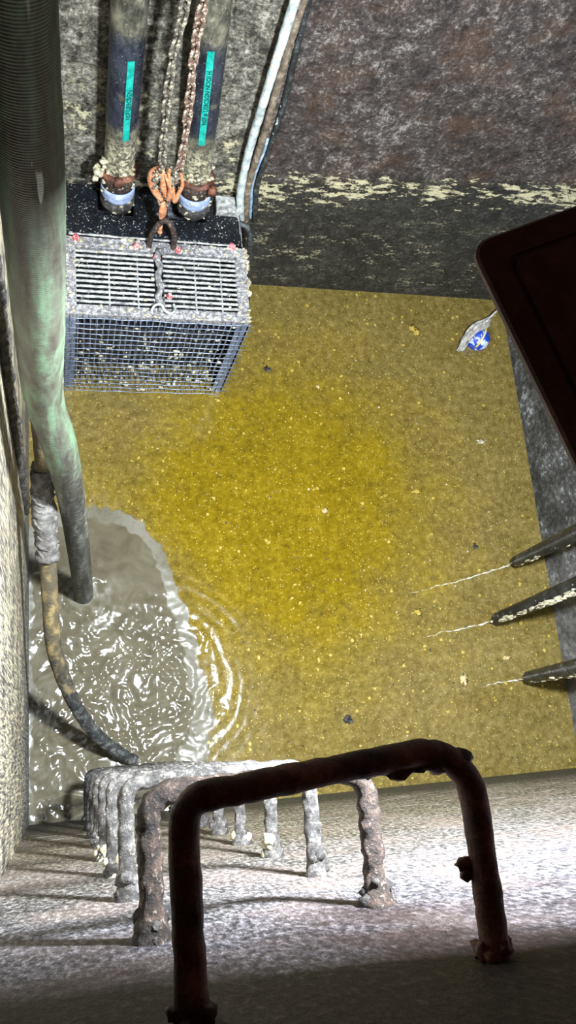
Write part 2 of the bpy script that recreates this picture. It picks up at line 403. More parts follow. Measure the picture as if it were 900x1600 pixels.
M['scaled_steel'] = gritty('scaled_steel', (.05, .05, .055), (.28, .275, .29), (.66, .65, .66), 60, (.86, .82, .62), 100, .60, .005, .5)
M['slat'] = gritty('pale_slats', (.14, .14, .14), (.4, .41, .4), (.8, .82, .8), 50, (.85, .78, .5), 110, .62, .003, .5)
M['wire'] = gritty('galvanised_wire', (.05, .07, .12), (.20, .25, .36), (.45, .5, .62), 50, (.6, .6, .55), 120, .66, .001, .35, .4)
M['inner'] = gritty('inner_grille', (.015, .017, .02), (.11, .12, .14), (.36, .37, .39), 40, (.7, .68, .55), 70, .64, .003, .5)
M['blue_ring'] = gritty('blue_grey_coupling', (.22, .29, .45), (.36, .45, .68), (.6, .68, .85), 20, (.7, .72, .7), 90, .7, .001, .35)
M['teal'] = gritty('teal_stripe', (.0, .17, .14), (.0, .36, .30), (.02, .52, .43), 40, (.1, .11, .08), 90, .66, .0005, .45)
M['ink'] = gritty('dark_teal_ink', (.0, .03, .03), (.0, .05, .045), (.0, .07, .065), 40, bump=.0003)
M['red'] = gritty('red_bolt', (.25, .03, .045), (.6, .09, .13), (.85, .35, .38), 70, (.8, .75, .65), 130, .55, .002, .4)
M['white_cable'] = gritty('pale_cable', (.22, .25, .24), (.58, .68, .68), (.88, .95, .92), 22, (.5, .42, .25), 100, .6, .003, .5)
M['brown_cable'] = gritty('brown_cable', (.06, .045, .03), (.20, .155, .115), (.4, .34, .26), 30, (.6, .5, .3), 110, .64, .003, .5)
M['blue_cable'] = gritty('pale_blue_cable', (.1, .15, .2), (.3, .45, .62), (.6, .78, .92), 20, (.5, .5, .4), 90, .62, .002, .4)
M['black_cable'] = gritty('black_cable', (.008, .009, .01), (.03, .034, .037), (.1, .11, .11), 30, (.4, .4, .35), 140, .66, .003, .35)
M['housing'] = gritty('floodlight_housing', (.05, .024, .019), (.085, .038, .03), (.16, .075, .06), 18, (.12, .05, .035), 60, .68, .001, .5, big=3)
M['poly_pipe'] = gritty('black_poly_pipe', (.006, .007, .008), (.016, .018, .020), (.05, .053, .055), 18, (.5, .48, .38), 60, .66, .002, .3)
M['rag_light'] = gritty('pale_rag', (.2, .19, .17), (.52, .5, .46), (.85, .83, .78), 50, None, bump=.006, rough=.7)
M['rag'] = gritty('grey_rag', (.05, .046, .042), (.14, .132, .12), (.30, .285, .265), 40, None, bump=.008, rough=.8)

# ------------------------------------------------------------------ floodlight (right, seen from behind)
def floodlight():
    A = onz(733, 380, 2.79); u = V((.103, -.315, 0)).normalized()      # edge running towards the near wall
    v = V((.147, .053, .036)); v = (v-v.dot(u)*u).normalized(); LEN, WID = .36, .38
    t = thing('floodlight', 'large dark floodlight with rounded corners seen from behind at right', 'floodlight', (A.x, A.y, 2.6))
    Mx = Matrix.Translation(A) @ Matrix((u, v, -v.cross(u))).transposed().to_4x4()
    def rrect(x0, y0, x1, y1, r, n=5):
        o_ = []
        for cx, cy, a0 in ((x1-r, y1-r, 0), (x0+r, y1-r, 90), (x0+r, y0+r, 180), (x1-r, y0+r, 270)):
            for i in range(n+1):
                a = math.radians(a0+90*i/n); o_.append((cx+r*math.cos(a), cy+r*math.sin(a)))
        return o_
    def loft(bm, ls):
        rings = [[bm.verts.new(Mx @ V((x, y, z))) for x, y in rrect(*rc)] for rc, z in ls]
        for a, b in zip(rings, rings[1:]):
            for i in range(len(a)): bm.faces.new((a[i], a[(i+1) % len(a)], b[(i+1) % len(a)], b[i]))
        bm.faces.new(rings[0][::-1]); bm.faces.new(rings[-1])
    bm = B()
    def rc(d, r): return (d, -0+d, LEN-d, WID-d, r)
    loft(bm, [(rc(.012, .020), -.03), (rc(.006, .022), -.014), (rc(0, .024), -.010), (rc(0, .024), -.003), (rc(.003, .022), 0), (rc(.030, .014), .0008), (rc(.0315, .012), -.0025), (rc(.0335, .012), -.0025), (rc(.036, .01), .0025), (rc(.05, .01), .003)])
    obj('housing', bm, M['housing'], t, smooth=False)
    bm = B()
    for i in range(9):
        y = .17+i*.018; box(bm, (.17, y, .002), (LEN-.05, y+.004, .012), Mx)
    obj('cooling_fins', bm, M['housing'], t, smooth=False)
    bm = B(); loft(bm, [(rc(.03, .012), -.0325), (rc(.03, .012), -.0295)])
    k = NM('floodlight_lens'); k.out((.8, .8, .8), .3); k.b.inputs['Emission Color'].default_value = (*LIGHT_COL, 1); k.b.inputs['Emission Strength'].default_value = 4
    obj('lens', bm, k.m, t, smooth=False)
    # arm carrying the lamp on the right wall (outside the picture)
    bm = B(); c = Mx @ V((LEN/2, WID/2, .02)); tube(bm, [c, c+V((0, 0, .05)), V((1.2, c.y, c.z+.07)), V((XR, c.y, c.z+.07))], .012, 10)
    obj('mounting_arm', bm, M['housing'], t)
    ld = bpy.data.lights.new('floodlight_beam', 'AREA'); ld.shape = 'RECTANGLE'; ld.size = .17; ld.size_y = .15
    ld.energy = LIGHT_W; ld.color = LIGHT_COL
    lo = bpy.data.objects.new('floodlight_beam', ld); C.objects.link(lo)
    lo.matrix_world = Mx @ Matrix.Translation((LEN/2, WID/2, -.036))
    lo.parent = t; lo.matrix_parent_inverse = Matrix.Translation(-t.location)
floodlight()

# ------------------------------------------------------------------ ladder rungs in the near wall
def rung(z, x0, x1, dia, mat, seed, label, amp=.003, crust=.02, yo=(-.036, -.036), cr_m=None, tilt=0., rr=(.035, .045)):
    yw = YN-.03
    def arc(cx, cy, a0, a1, zz, r): return [V((cx+r*math.cos(math.radians(a)), cy+r*math.sin(math.radians(a)), zz)) for a in np.linspace(a0, a1, 7)]
    pts = [V((x0, yw, z))] + arc(x0+rr[0], yo[0]-rr[0], 180, 90, z, rr[0]) + arc(x1-rr[1], yo[1]-rr[1], 90, 0, z+tilt, rr[1]) + [V((x1, yw, z+tilt))]
    pts = resample(pts, .006)
    bm = B(); rg = random.Random(seed)
    L = sum((b-a).length for a, b in zip(pts, pts[1:]))
    def rad(t, l):
        e = min(l, L-l)-.03
        return dia/2*(1+.06*mn.noise(V((l*16, seed, 0)))) + crust*max(0, 1-max(e, 0)/.045)**1.5*.5
    tube(bm, pts, rad, 18, amp, 75, seed=seed)
    o = obj('ladder_rung', bm, M[mat]); recentre(o, (x0, YN, z)); tag(o, label, 'ladder rung', None)
    # scale built up round the feet
    for xx, zz in ((x0, z), (x1, z+tilt)):
        bm = B()
        for i in range(9):
            a = rg.uniform(0, 2*PI); q = dia*.5
            lump(bm, (xx+q*math.cos(a), YN+rg.uniform(.0, .035)*(1 if crust > .01 else .3), zz+q*math.sin(a)), rg.uniform(.004, .009)*(1+crust*22), .35, 2, seed*10+i)
        obj('foot_scale', bm, M[cr_m or mat], o)
    return o
ordn = [
 (2.742, .101, .393, .027, 'rust', 'smooth dark brown rung nearest the camera, in shadow at the top', .0012, .004, None),
 (2.41, .103, .396, .029, 'rust_crust', 'second rung down, brown rust with lumpy grey legs', .0038, .020, 'dark_crust'),
 (2.085, .099, .402, .026, 'pale_crust', 'third rung down, pale grey scale on straight legs', .003, .014, None),
 (1.785, .095, .403, .026, 'pale_crust', 'fourth rung down, right foot set in a small block of pale scum', .003, .018, 'scum'),
 (1.50, .092, .398, .027, 'pale_crust', 'fifth rung down, knobbly yellowish crust around its feet', .0042, .022, 'scum'),
 (1.20, .094, .40, .029, 'pale_crust', 'sixth rung down, thick crusted legs close together in view', .0042, .02, None),
 (.90, .094, .40, .029, 'dark_crust', 'seventh rung down, dark scale, mostly behind the upper rungs', .004, .02, None),
 (.60, .094, .40, .029, 'dark_crust', 'eighth rung down, dark bar just above the lowest one', .004, .02, None),
 (.30, .094, .40, .029, 'black_cable', 'lowest rung, bar coloured black for shade, closest to the water', .003, .015, None)]  # black material paints the shade on this bar
for i, (z, x0, x1, dia, m, lb, amp, cr, cm) in enumerate(ordn):
    o = rung(z, x0, x1, dia, m, i+3, lb, amp, cr, yo=((-.036, -.018), (-.044, -.04))[i] if i < 2 else (-.036, -.036), cr_m=cm, tilt=(-.035, -.025)[i] if i < 2 else 0, rr=(.024, .05) if i == 0 else (.03, .035))
    o['group'] = 'ladder rungs down the near wall'
    if i == 0:
        bm = B()
        for j in range(14): lump(bm, (.285+j*.0075, -.029+.003*math.sin(j), 2.715-.010-.003*math.sin(j*1.3)), .009+.002*math.sin(j*2.1), .22, 2, j+50, (1.3, 1, 1))
        obj('mud_clod', bm, M['rust'], o)
        bm = B(); lump(bm, (.379, -.125, 2.70), .009, .25, 2, 77, (1.5, .8, .8)); lump(bm, (.377, -.134, 2.70), .007, .2, 2, 79)
        obj('mud_clod', bm, M['rust'], o)

# ------------------------------------------------------------------ green suction hose
def hose_mat(name, greens, dark, grey, zlo, zhi, pitch=.0042, br=.0015):
    k = NM(name); X, Y, Z = k.xyz(); tl = k.attr('tl')
    wv = k.ma('SINE', k.ma('MULTIPLY', tl, 2*PI/pitch))
    st = k.noise(9, 6, .62, k.map((3.4, 3.4, .42))); f = k.noise(60, 5, .7)
    g = k.ramp(k.ma('ADD', k.ma('MULTIPLY', st, .8), k.ma('MULTIPLY', f, .2)), (.38, dark), (.5, greens[0]), (.6, greens[1]))
    lowm = k.ma('SUBTRACT', 1., k.step(k.ma('ADD', Z, k.ma('MULTIPLY', k.ma('SUBTRACT', st, .5), .9)), zlo, zhi))
    gl = k.ramp(k.ma('ADD', k.ma('MULTIPLY', st, .5), k.ma('MULTIPLY', f, .5)), (.38, (.02, .021, .019)), (.5, grey), (.63, (.28, .28, .25)))
    c = k.mix(lowm, g, gl)
    c = k.mix(k.ma('MULTIPLY', k.step(wv, -.2, .9), .28), c, k.mix(.5, c, dark))
    wh = k.step(k.noise(3.5, 3, .5, k.map((9, 9, 1.2))), .70, .72); c = k.mix(k.ma('MULTIPLY', wh, .7), c, (.6, .66, .58))
    k.bump(k.ma('ADD', k.ma('MULTIPLY', wv, .25), k.ma('MULTIPLY', f, 1.2)), .7, br)
    return k.out(c, .5, spec=.35)
M['hose'] = hose_mat('green_hose', ((.085, .098, .070), (.12, .195, .12)), (.045, .036, .030), (.075, .078, .068), 1.15, 1.85)
M['hose_grey'] = hose_mat('grey_hose', ((.15, .12, .07), (.36, .27, .12)), (.09, .08, .06), (.05, .054, .058), .35, .65, .006, .003)
D3 = lambda x, y, Y: ony(x, y, Y)
path = [V((-.035, .655, 3.45)), V((-.032, .655, 3.1)), D3(22, 0, .655), D3(50, 300, .65), D3(61, 500, .645)]
path += [onz(69, 620, 1.92), onz(94, 700, 1.66), onz(115, 800, 1.05), onz(131, 930, .0), onz(131, 930, .0)+V((.005, 0, -.2))]
bm = B(); tube(bm, resample(spline(path, 14), .012), .0385, 32, .0006, 30)
o = obj('suction_hose', bm, M['hose']); recentre(o, path[-2])
tag(o, 'thick weathered green ribbed hose hanging down the left side into grey water', 'hose')

p2 = [V((-.06, .80, 3.3)), V((-.055, .82, 2.6)), onz(68, 690, 1.40), onz(66, 760, 1.22), onz(73, 850, 1.02), onz(78, 930, .83), onz(86, 1020, .62), onz(118, 1102, .34), onz(158, 1155, .14), onz(200, 1184, .02), onz(218, 1190, -.04)]
sp = resample(spline(p2, 12), .01)
bm = B(); tube(bm, sp, lambda t, l: .030-.006*t, 22, .0016, 45)
h2 = obj('drain_hose', bm, M['hose_grey']); recentre(h2, p2[-2])
tag(h2, 'thinner grey hose, rag wrapped and curving into the swirling water by the ladder', 'hose')
seg = [p for p in sp if .97 < p.z < 1.27]
bm = B(); tube(bm, seg, lambda t, l: .0325+.0015*math.sin(l*95)+.002*math.sin(l*37+1), 26, .0055, 45, seed=3)
for i in range(7):
    q = seg[int(len(seg)*(.25+.1*i)) % len(seg)]
    tube(bm, spline([q+V((-.03, -.01, .02*math.cos(i*2))), q+V((-.012, -.034, .01*math.sin(i*3))), q+V((.014, -.034, -.014)), q+V((.033, -.004, -.03*math.sin(i*1.7)))], 6), .0042, 8, .003, 80, seed=i)
obj('rag_wrap', bm, M['rag'], h2)

# ------------------------------------------------------------------ pump cage under the two pipes
def cage():
    x0, x1, yf, ys, yb, zt = .03, .735, 1.60, 1.93, 2.155, .645
    t = thing('pump_cage', 'scaled steel pump cage with slatted lid and wire mesh front against far wall', 'pump cage', (x0, yf, 0))
    # lid frame and slats
    bm = B()
    fw = .045
    box(bm, (x0, yf, zt-.03), (x1, yf+fw*.9, zt+.004)); box(bm, (x0, ys-.045, zt-.03), (x1, ys, zt+.004))
    box(bm, (x0, yf+fw*.9, zt-.03), (x0+fw, ys-.045, zt+.004)); box(bm, (x1-fw, yf+fw*.9, zt-.03), (x1, ys-.045, zt+.004))
    bevel(bm, .002, 1)
    obj('lid_frame', bm, M['scaled_steel'], t, smooth=False)
    xm = .385
    for a, b in ((x0+fw, xm-.022), (xm+.022, x1-fw)):
        bm = B(); n = 11; ya, yb_ = yf+.045, ys-.048
        for i in range(n):
            y = ya+(i+.5)*(yb_-ya)/n
            pts = [V((a-.005+(b-a+.01)*j/40, y+.0004*math.sin(j*.7+i), zt-.002)) for j in range(41)]
            tube(bm, pts, .0056, 8, .0011, 110, seed=i+int(a*90))
        # two cross ties
        for xx in (a+.12, b-.06): box(bm, (xx, ya, zt-.028), (xx+.006, yb_, zt-.020))
        obj('slat_panel', bm, M['slat'], t)
    bm = B(); tube(bm, [V((xm+.006*math.sin(j), yf+.02+(ys-yf-.06)*j/20, zt+.012)) for j in range(21)], .014, 12, .006, 60, seed=8, flat=.8)
    lb_ = obj('lid_bar', bm, M['scaled_steel'], t)
    # curled wire hook on the bar's near end
    bm = B(); c = V((xm+.012, yf+.018, zt+.026))
    tube(bm, resample(spline([c+V((-.05, -.004, 0)), c+V((-.035, .018, .004)), c+V((-.012, .02, .008)), c+V((0, -.004, .008)), c+V((.022, -.014, .006)), c+V((.04, .004, .004)), c+V((.036, .03, 0))], 8), .004), .0048, 10, .001, 60)
    obj('wire_hook', bm, M['white_cable'], lb_)
    # black sheet under the slats, stands in for the dark interior
    bm = B(); box(bm, (x0+.01, yf+.03, zt-.16), (x1-.01, ys, zt-.15)); obj('dark_interior_sheet', bm, M['black_plate'], t, smooth=False)
    # black top plate with a stepped back corner and two notches for the pipes
    bm = B()
    ol = [(x0-.012, ys+.004), (x1-.03, ys+.004), (x1-.018, ys+.016), (x1-.018, 2.055), (x1-.028, 2.068), (.615, 2.068), (.615, yb), (.585, yb), (.585, 2.03), (.43, 2.03), (.43, yb), (.305, yb), (.305, 2.03), (.16, 2.03), (.16, yb), (x0-.012, yb)]
    lo = [bm.verts.new((x, y, zt-.06)) for x, y in ol]; hi = [bm.verts.new((x, y, zt+.012)) for x, y in ol]
    bm.faces.new(hi); bm.faces.new(lo[::-1])
    for i in range(len(ol)): j = (i+1) % len(ol); bm.faces.new((lo[i], lo[j], hi[j], hi[i]))
    obj('top_plate', bm, M['black_plate'], t, smooth=False)
    bm = B(); tube(bm, [V((x0+.02+(x1-x0-.06)*j/40, ys+.002, zt+.014)) for j in range(41)], .004, 8, .003, 90); obj('plate_lip', bm, M['slat'], t)
    # bracket behind the stepped corner
    bm = B(); box(bm, (.625, 2.075, zt-.05), (.705, 2.15, zt+.03)); bevel(bm, .004, 2); box(bm, (.70, 2.0, zt-.06), (.722, 2.15, zt)); obj('corner_bracket', bm, M['slat'], t, smooth=False)
    # sides, back, corner posts
    bm = B(); box(bm, (x0, yf+.005, -.35), (x0+.004, yb, zt-.03)); box(bm, (x1-.004, yf+.005, -.35), (x1, yb, zt-.03)); box(bm, (x0, yb-.004, -.35), (x1, yb, zt-.06)); obj('side_panels', bm, M['inner'], t, smooth=False)
    for xx in (x0, x1-.045):
        bm = B(); box(bm, (xx, yf, -.35), (xx+.045, yf+.006, zt-.03)); box(bm, (xx if xx == x0 else xx+.039, yf, -.35), (xx+.006 if xx == x0 else xx+.045, yf+.045, zt-.03))
        obj('corner_post', bm, M['wire'], t, smooth=False)
    # grille of flat bars behind the mesh
    bm = B(); n = 26
    for i in range(n):
        x = x0+.05+(x1-x0-.1)*i/(n-1)
        tube(bm, [V((x+.0015*math.sin(j*.9+i), yf+.045, -.3+(zt+.27)*j/24)) for j in range(25)], .0045, 6, .003, 60, seed=i)
    obj('inner_grille', bm, M['inner'], t)
    bm = B(); box(bm, (x0+.02, yf+.12, -.3), (x1-.02, yf+.13, zt-.16)); obj('filter_panel', bm, M['black_plate'], t, smooth=False)
    # welded wire mesh
    bm = B(); rg = random.Random(4); nv, nh = 31, 17
    for i in range(nv):
        x = x0+.004+(x1-x0-.008)*i/(nv-1); j1 = rg.uniform(-.004, .004)
        tube(bm, [V((x+j1*math.sin(q*.6), yf-.012+.003*math.sin(q+i), -.15+(zt+.16)*q/12)) for q in range(13)], .0017, 6, .0006, 90)
    for i in range(nh):
        z = .0+(zt)*i/(nh-1); e = rg.uniform(0, .018)
        tube(bm, [V((x0-.006+(x1-x0+.012+e)*q/14, yf-.016+.002*math.sin(q*1.7+i), z+.0015*math.sin(q*.8+i))) for q in range(15)], .0019, 6, .0006, 90)
    obj('wire_mesh', bm, M['wire'], t)
    # bolts
    for px, py, s in ((118, 370, .012), (213, 384, .011), (245, 402, .013), (278, 390, .011), (362, 385, .013), (265, 462, .010)):
        c = onz(px, py, zt+.012); bm = B()
        lathe(bm, [(s*1.25, -.008), (s*1.25, -.003), (s, -.002), (s*.95, .007), (s*.7, .009)], 6 if s > .0115 else 8, c); obj('bolt', bm, M['red'], t, smooth=False)
    # lifting bail
    a, b = V((.356, 1.905, zt)), V((.442, 1.905, zt))
    bm = B(); pts = [a+V((-.004, 0, -.01)), a+V((-.002, .005, .06)), a+V((.012, .012, .115)), V((.40, 1.925, zt+.152)), b+V((-.012, .012, .115)), b+V((.002, .005, .06)), b+V((.004, 0, -.01))]
    tube(bm, resample(spline(pts, 8), .006), .0105, 14, .0016, 70); obj('lifting_bail', bm, M['rust_crust'], t)
    # scum lodged on the lid, mesh and edges
    bm = B(); rg = random.Random(9)
    for i in range(150):
        u = rg.random(); e = rg.choice('ffbblrs')
        if e == 'b': c = V((x0+u*(x1-x0), ys-.02+rg.uniform(-.022, .022), zt+.004))
        elif e == 'f': c = V((x0+u*(x1-x0), yf+rg.uniform(.0, .04), zt+.003))
        elif e == 'l': c = V((x0+rg.uniform(0, .045), yf+u*(ys-yf), zt+.003))
        elif e == 'r': c = V((x1-rg.uniform(0, .045), yf+u*(ys-yf), zt+.003))
        else: c = V((x0+u*(x1-x0), yf+.05+rg.random()*(ys-yf-.1), zt+.003))
        lump(bm, c, rg.uniform(.003, .008) if e != 'b' else rg.uniform(.004, .012), .5, 1, i, (rg.uniform(.8, 1.6), 1, .5))
    for i in range(9):   # lumps hanging off the right edge
        lump(bm, (x1+.004+.006*rg.random(), yf+.14+i*.024, zt-.02-.01*rg.random()), rg.uniform(.008, .016), .5, 2, i+300, (.8, 1, 1.2))
    sc_ = obj('lid_scum', bm, M['scum'], t); sc_['kind'] = 'stuff'; sc_['label'] = 'cream scum lumps stuck on the lid'
    bm = B()
    for i in range(150):
        z = abs(rg.gauss(0, .3)) % .6; x = x0+.03+rg.random()*(x1-x0-.06)
        lump(bm, (x, yf-.012+rg.uniform(0, .03), z+.01), rg.uniform(.004, .011), .6, 1, i+500, (rg.uniform(.7, 1.7), .6, 1))
    sc_ = obj('mesh_scum', bm, M['scum'], t); sc_['kind'] = 'stuff'; sc_['label'] = 'pale scraps caught in the wire mesh'
    return t
cage()

# ------------------------------------------------------------------ two discharge pipes
def riser(px0, px1, label, text, stripe, ang, seed):
    zt = .66; a = onz(px0[0], px0[1], zt+.02); a = V((a.x, 2.09, zt)); b = ony(px1[0], px1[1], 2.085)
    d = (b-a).normalized(); top = a+d*((2.75-a.z)/d.z)
    t = thing('discharge_pipe', label, 'pipe', a, 'pipes rising from the cage')
    at = lambda z: a+d*((z-a.z)/d.z)
    R_ = .0545
    bm = B(); tube(bm, resample([at(zt+.05), top], .02), R_, 36, .0012, 30, seed=seed); pp = obj('pipe', bm, M['pipe'], t)
    pp.data.transform(Matrix.Translation(-a)); pp.matrix_parent_inverse = Matrix.Identity(4)
    # exposed dark patches of clean pipe beside the stripe
    bm = B(); lathe(bm, [(.052, -.02), (.062, -.018), (.065, .0), (.065, .012), (.060, .02), (.052, .03)], 36, at(zt+.02), d); obj('base_flange', bm, M['dark_crust'], t)
    bm = B(); lathe(bm, [(.055, -.028), (.0625, -.026), (.064, -.006), (.0625, .0), (.064, .006), (.064, .026), (.0595, .03)], 36, at(zt+.085), d); obj('coupling', bm, M['blue_ring'], t)
    bm = B(); lathe(bm, [(.056, -.03), (.062, -.025), (.060, .0), (.064, .02), (.057, .03)], 36, at(zt+.15), d); obj('sleeve', bm, M['rust_crust'], t)
    bm = B()
    c = at(zt+.195); ring = [c+V((math.cos(q)*.062, math.sin(q)*.062, .012*math.cos(q+1)))for q in np.linspace(0, 2*PI, 48)]
    tube(bm, ring, .0075, 10, .0015, 60, flat=1.6, seed=seed)
    box(bm, (c.x-.018+.06*stripe, c.y-.075, c.z-.016), (c.x+.01+.06*stripe, c.y-.05, c.z+.02)); obj('hose_clamp', bm, M['rust'], t)
    bm = B(); rg = random.Random(seed)
    for i in range(46):
        q = rg.uniform(-PI, 0); zz = rg.uniform(zt+.0, zt+.27); p = at(zz)+V((math.cos(q), math.sin(q), 0))*.06
        lump(bm, p, rg.uniform(.003, .009), .5, 1, i+seed*50, (1.4, 1, .8))
    if stripe == 0:
        for i in range(16): lump(bm, at(zt+.2+rg.uniform(-.03, .07))+V((-.066+rg.uniform(-.02, .01), -.02+rg.uniform(-.02, .01), 0)), rg.uniform(.008, .014), .5, 2, i+900)
    s_ = obj('pipe_scum', bm, M['scum'], t); s_['kind'] = 'stuff'
    # teal identification stripe, curved on the pipe
    z0, z1 = (1.07, 1.42) if stripe == 0 else (1.09, 1.50)
    u = V((0, 0, 1)).rotation_difference(d)
    def surf(an, z, off): return at(z)+(u @ V((math.cos(an), math.sin(an), 0)))*(R_+off)
    hw = .0108/R_
    bm = B(); n = 30
    rows = [[bm.verts.new(surf(ang-hw+2*hw*j/6, z0+(z1-z0)*i/n, .0022)) for j in range(7)] for i in range(n+1)]
    for i in range(n):
        for j in range(6): bm.faces.new((rows[i][j], rows[i][j+1], rows[i+1][j+1], rows[i+1][j]))
    so = obj('stripe', bm, M['teal'], t)
    cu = bpy.data.curves.new('txt', 'FONT'); cu.body = text; cu.size = .021; cu.resolution_u = 2; cu.offset = .0006
    to = bpy.data.objects.new('txt', cu); me = bpy.data.meshes.new_from_object(to)
    for v_ in me.vertices:                         # reading upwards, wrapped on the pipe
        x, y = v_.co.x, v_.co.y; v_.co = surf(ang-(y-.0085)/R_, z0+.1+x, .0028)
    me.materials.clear(); me.materials.append(M['ink']); me.name = 'lettering'
    lo = bpy.data.objects.new('lettering', me); C.objects.link(lo); lo.parent = so
    so_w = Matrix.Translation(t.location); lo.matrix_parent_inverse = Matrix.Identity(4)
    bpy.data.objects.remove(to)
    return t
riser((183, 306), (203, 0), 'left discharge pipe, faded teal stripe, nearer the green hose', 'NSF US9CSGN', 0, math.radians(-78), 1)
riser((302, 308), (334, 0), 'right discharge pipe, bright teal stripe, behind the rusty chain', 'NSF # US9CSGN NOOI H', 1, math.radians(-90), 2)

# ------------------------------------------------------------------ lifting hook and chains
def link_mesh(mat):
    bm = B(); s = .017; w_ = .0115; p = []
    for a in np.linspace(-90, 90, 9): p.append(V((w_*math.cos(math.radians(a+90)), 0, s+w_*math.sin(math.radians(a+90)))) if 0 else V((w_*math.sin(math.radians(a)), 0, s+w_*math.cos(math.radians(a)))))
    for a in np.linspace(90, 270, 9): p.append(V((w_*math.sin(math.radians(a)), 0, -s+w_*math.cos(math.radians(a)))))
    p.append(p[0].copy())
    tube(bm, p, .0058, 8, .0016, 90)
    me = bpy.data.meshes.new('chain_link'); bm.to_mesh(me); bm.free(); me.materials.append(mat)
    me.polygons.foreach_set('use_smooth', [True]*len(me.polygons)); return me
LM = [link_mesh(M['chain_grey']), link_mesh(M['chain'])]
def chain(pts, label, loc):
    t = thing('lifting_chain', label, 'chain', loc, 'lifting chains on the hook')
    P_ = resample(spline(pts, 20), .039)
    for i, p in enumerate(P_[:98]):
        o = bpy.data.objects.new('chain_link', LM['right' in label.split(',')[0]]); C.objects.link(o); o.parent = t
        d = (P_[min(i+1, len(P_)-1)]-P_[max(i-1, 0)]).normalized()
        q = V((0, 0, 1)).rotation_difference(d).to_matrix().to_4x4() @ Matrix.Rotation((PI/2)*(i % 2)+.5+.25*math.sin(i*2.3), 4, 'Z')
        k = 1.0+.12*math.sin(i*1.9)
        o.matrix_parent_inverse = Matrix.Identity(4)
        o.matrix_basis = Matrix.Translation(p-V(loc)) @ q @ Matrix.Scale(k, 4)
yC = 1.975
chain([ony(253, 272, yC-.01), ony(255, 230, yC), ony(262, 150, yC), ony(272, 80, yC), ony(290, 0, yC), V((.36, yC, 2.4))], 'left chain, dull grey-brown links between the two pipes', ony(253, 272, yC-.01))
chain([ony(277, 278, yC-.02), ony(287, 230, yC-.03), ony(297, 150, yC-.03), ony(303, 90, yC-.03), ony(319, 0, yC-.03), V((.42, yC-.03, 2.4))], 'right chain, rusty links hanging in front of the right pipe', ony(277, 278, yC-.02))
def hook():
    t = thing('lifting_hook', 'orange lifting hook hanging on chains above the cage bail', 'hook', ony(255, 330, 1.94))
    Y = 1.94
    q = lambda x, y, dy=0: ony(x, y, Y+dy)
    bm = B()   # left grab hook: broad curl
    tube(bm, resample(spline([q(252, 312), q(243, 300), q(237, 284), q(240, 270), q(250, 268), q(256, 280), q(256, 293), q(262, 308)], 8), .005), lambda t_, l: .010+.006*math.sin(t_*PI), 14, .001, 70)
    tube(bm, resample(spline([q(258, 272, -.01), q(264, 284, -.02), q(268, 297, -.02), q(262, 312, -.01)], 8), .005), lambda t_, l: .007+.006*math.sin(t_*PI), 12, .001, 70)
    obj('grab_hook', bm, M['orange'], t)
    bm = B()   # right grab hook, thinner and open
    tube(bm, resample(spline([q(266, 262, -.01), q(264, 275, -.02), q(270, 300, -.01), q(273, 315), q(279, 302), q(285, 288), q(283, 270)], 8), .005), lambda t_, l: .0055+.003*math.sin(t_*PI), 12, .0008, 70)
    obj('grab_hook', bm, M['orange'], t)
    bm = B(); tube(bm, resample(spline([q(251, 322), q(248, 314), q(253, 307), q(262, 307), q(265, 314), q(261, 322)], 6), .004), .0055, 10, .0008, 60)
    obj('coupling_link', bm, M['chain'], t)
    bm = B(); tube(bm, resample([q(255, 316), q(254, 335), q(252, 350)], .004), lambda t_, l: .008+.012*math.sin(min(1, t_*1.25)*PI)**.8*(t_ < .8), 14, .0008, 60, flat=.55)
    obj('swivel_body', bm, M['orange'], t)
    bm = B(); tube(bm, resample([q(252, 345, -.012), q(250, 362, -.015)], .004), .0075, 12, .001, 60); lump(bm, q(250, 362, -.015), .010, .15, 2, 3)
    obj('load_pin', bm, M['orange'], t)
    bm = B(); rg = random.Random(5)
    for i in range(60):
        x, y = rg.choice(((241, 276), (244, 285), (247, 272), (270, 270), (275, 275), (272, 285), (250, 264)))
        lump(bm, q(x+rg.uniform(-4, 4), y+rg.uniform(-9, 8), -.012-rg.random()*.012), rg.uniform(.004, .009), .4, 1, i+40)
    o = obj('grime', bm, M['chain_grey'], t); o['kind'] = 'stuff'
hook()

# ------------------------------------------------------------------ cables down the far wall
def cable(name, pts, r, mat, label, cat='cable', amp=.002, fl=1., grp='cables down the far wall'):
    bm = B(); tube(bm, resample(spline(pts, 10), .012), r, 14, amp, 35, seed=len(label), flat=fl)
    o = obj(name, bm, M[mat]); recentre(o, pts[0]); return tag(o, label, cat, grp)
W = lambda x, y, d=.03: ony(x, y, YF-d)
cable('cable', [W(376, 345, .05), W(376, 300, .05), W(388, 240, .05), W(410, 165, .055), W(436, 80, .055), W(461, 0, .055), W(490, -90, .055)], .0155, 'white_cable', 'pale crusted cable, leftmost and thickest of the bundle on the far wall')
cable('cable', [W(383, 345, .025), W(388, 290, .025), W(408, 225, .02), W(428, 155, .02), W(450, 75, .02), W(474, 0, .02), W(500, -90, .02)], .014, 'brown_cable', 'brown cable running beside the thick pale one on far wall')
cable('cable', [W(391, 340, .012), W(395, 285, .012), W(413, 235, .012), W(418, 215, .010)], .0065, 'blue_cable', 'short light blue length of cable low in the bundle')
cable('cable', [W(428, 208, .011), W(434, 190, .011), W(441, 165, .011)], .0065, 'white_cable', 'short thin white length of cable exposed near the tan strip')
cable('cable', [W(398, 345, .008), W(402, 290, .008), W(422, 230, .008), W(443, 165, .008), W(462, 85, .008), W(483, 0, .008), W(505, -90, .008)], .0125, 'black_cable', 'rightmost dark cable lying flat against the far wall', fl=.8)
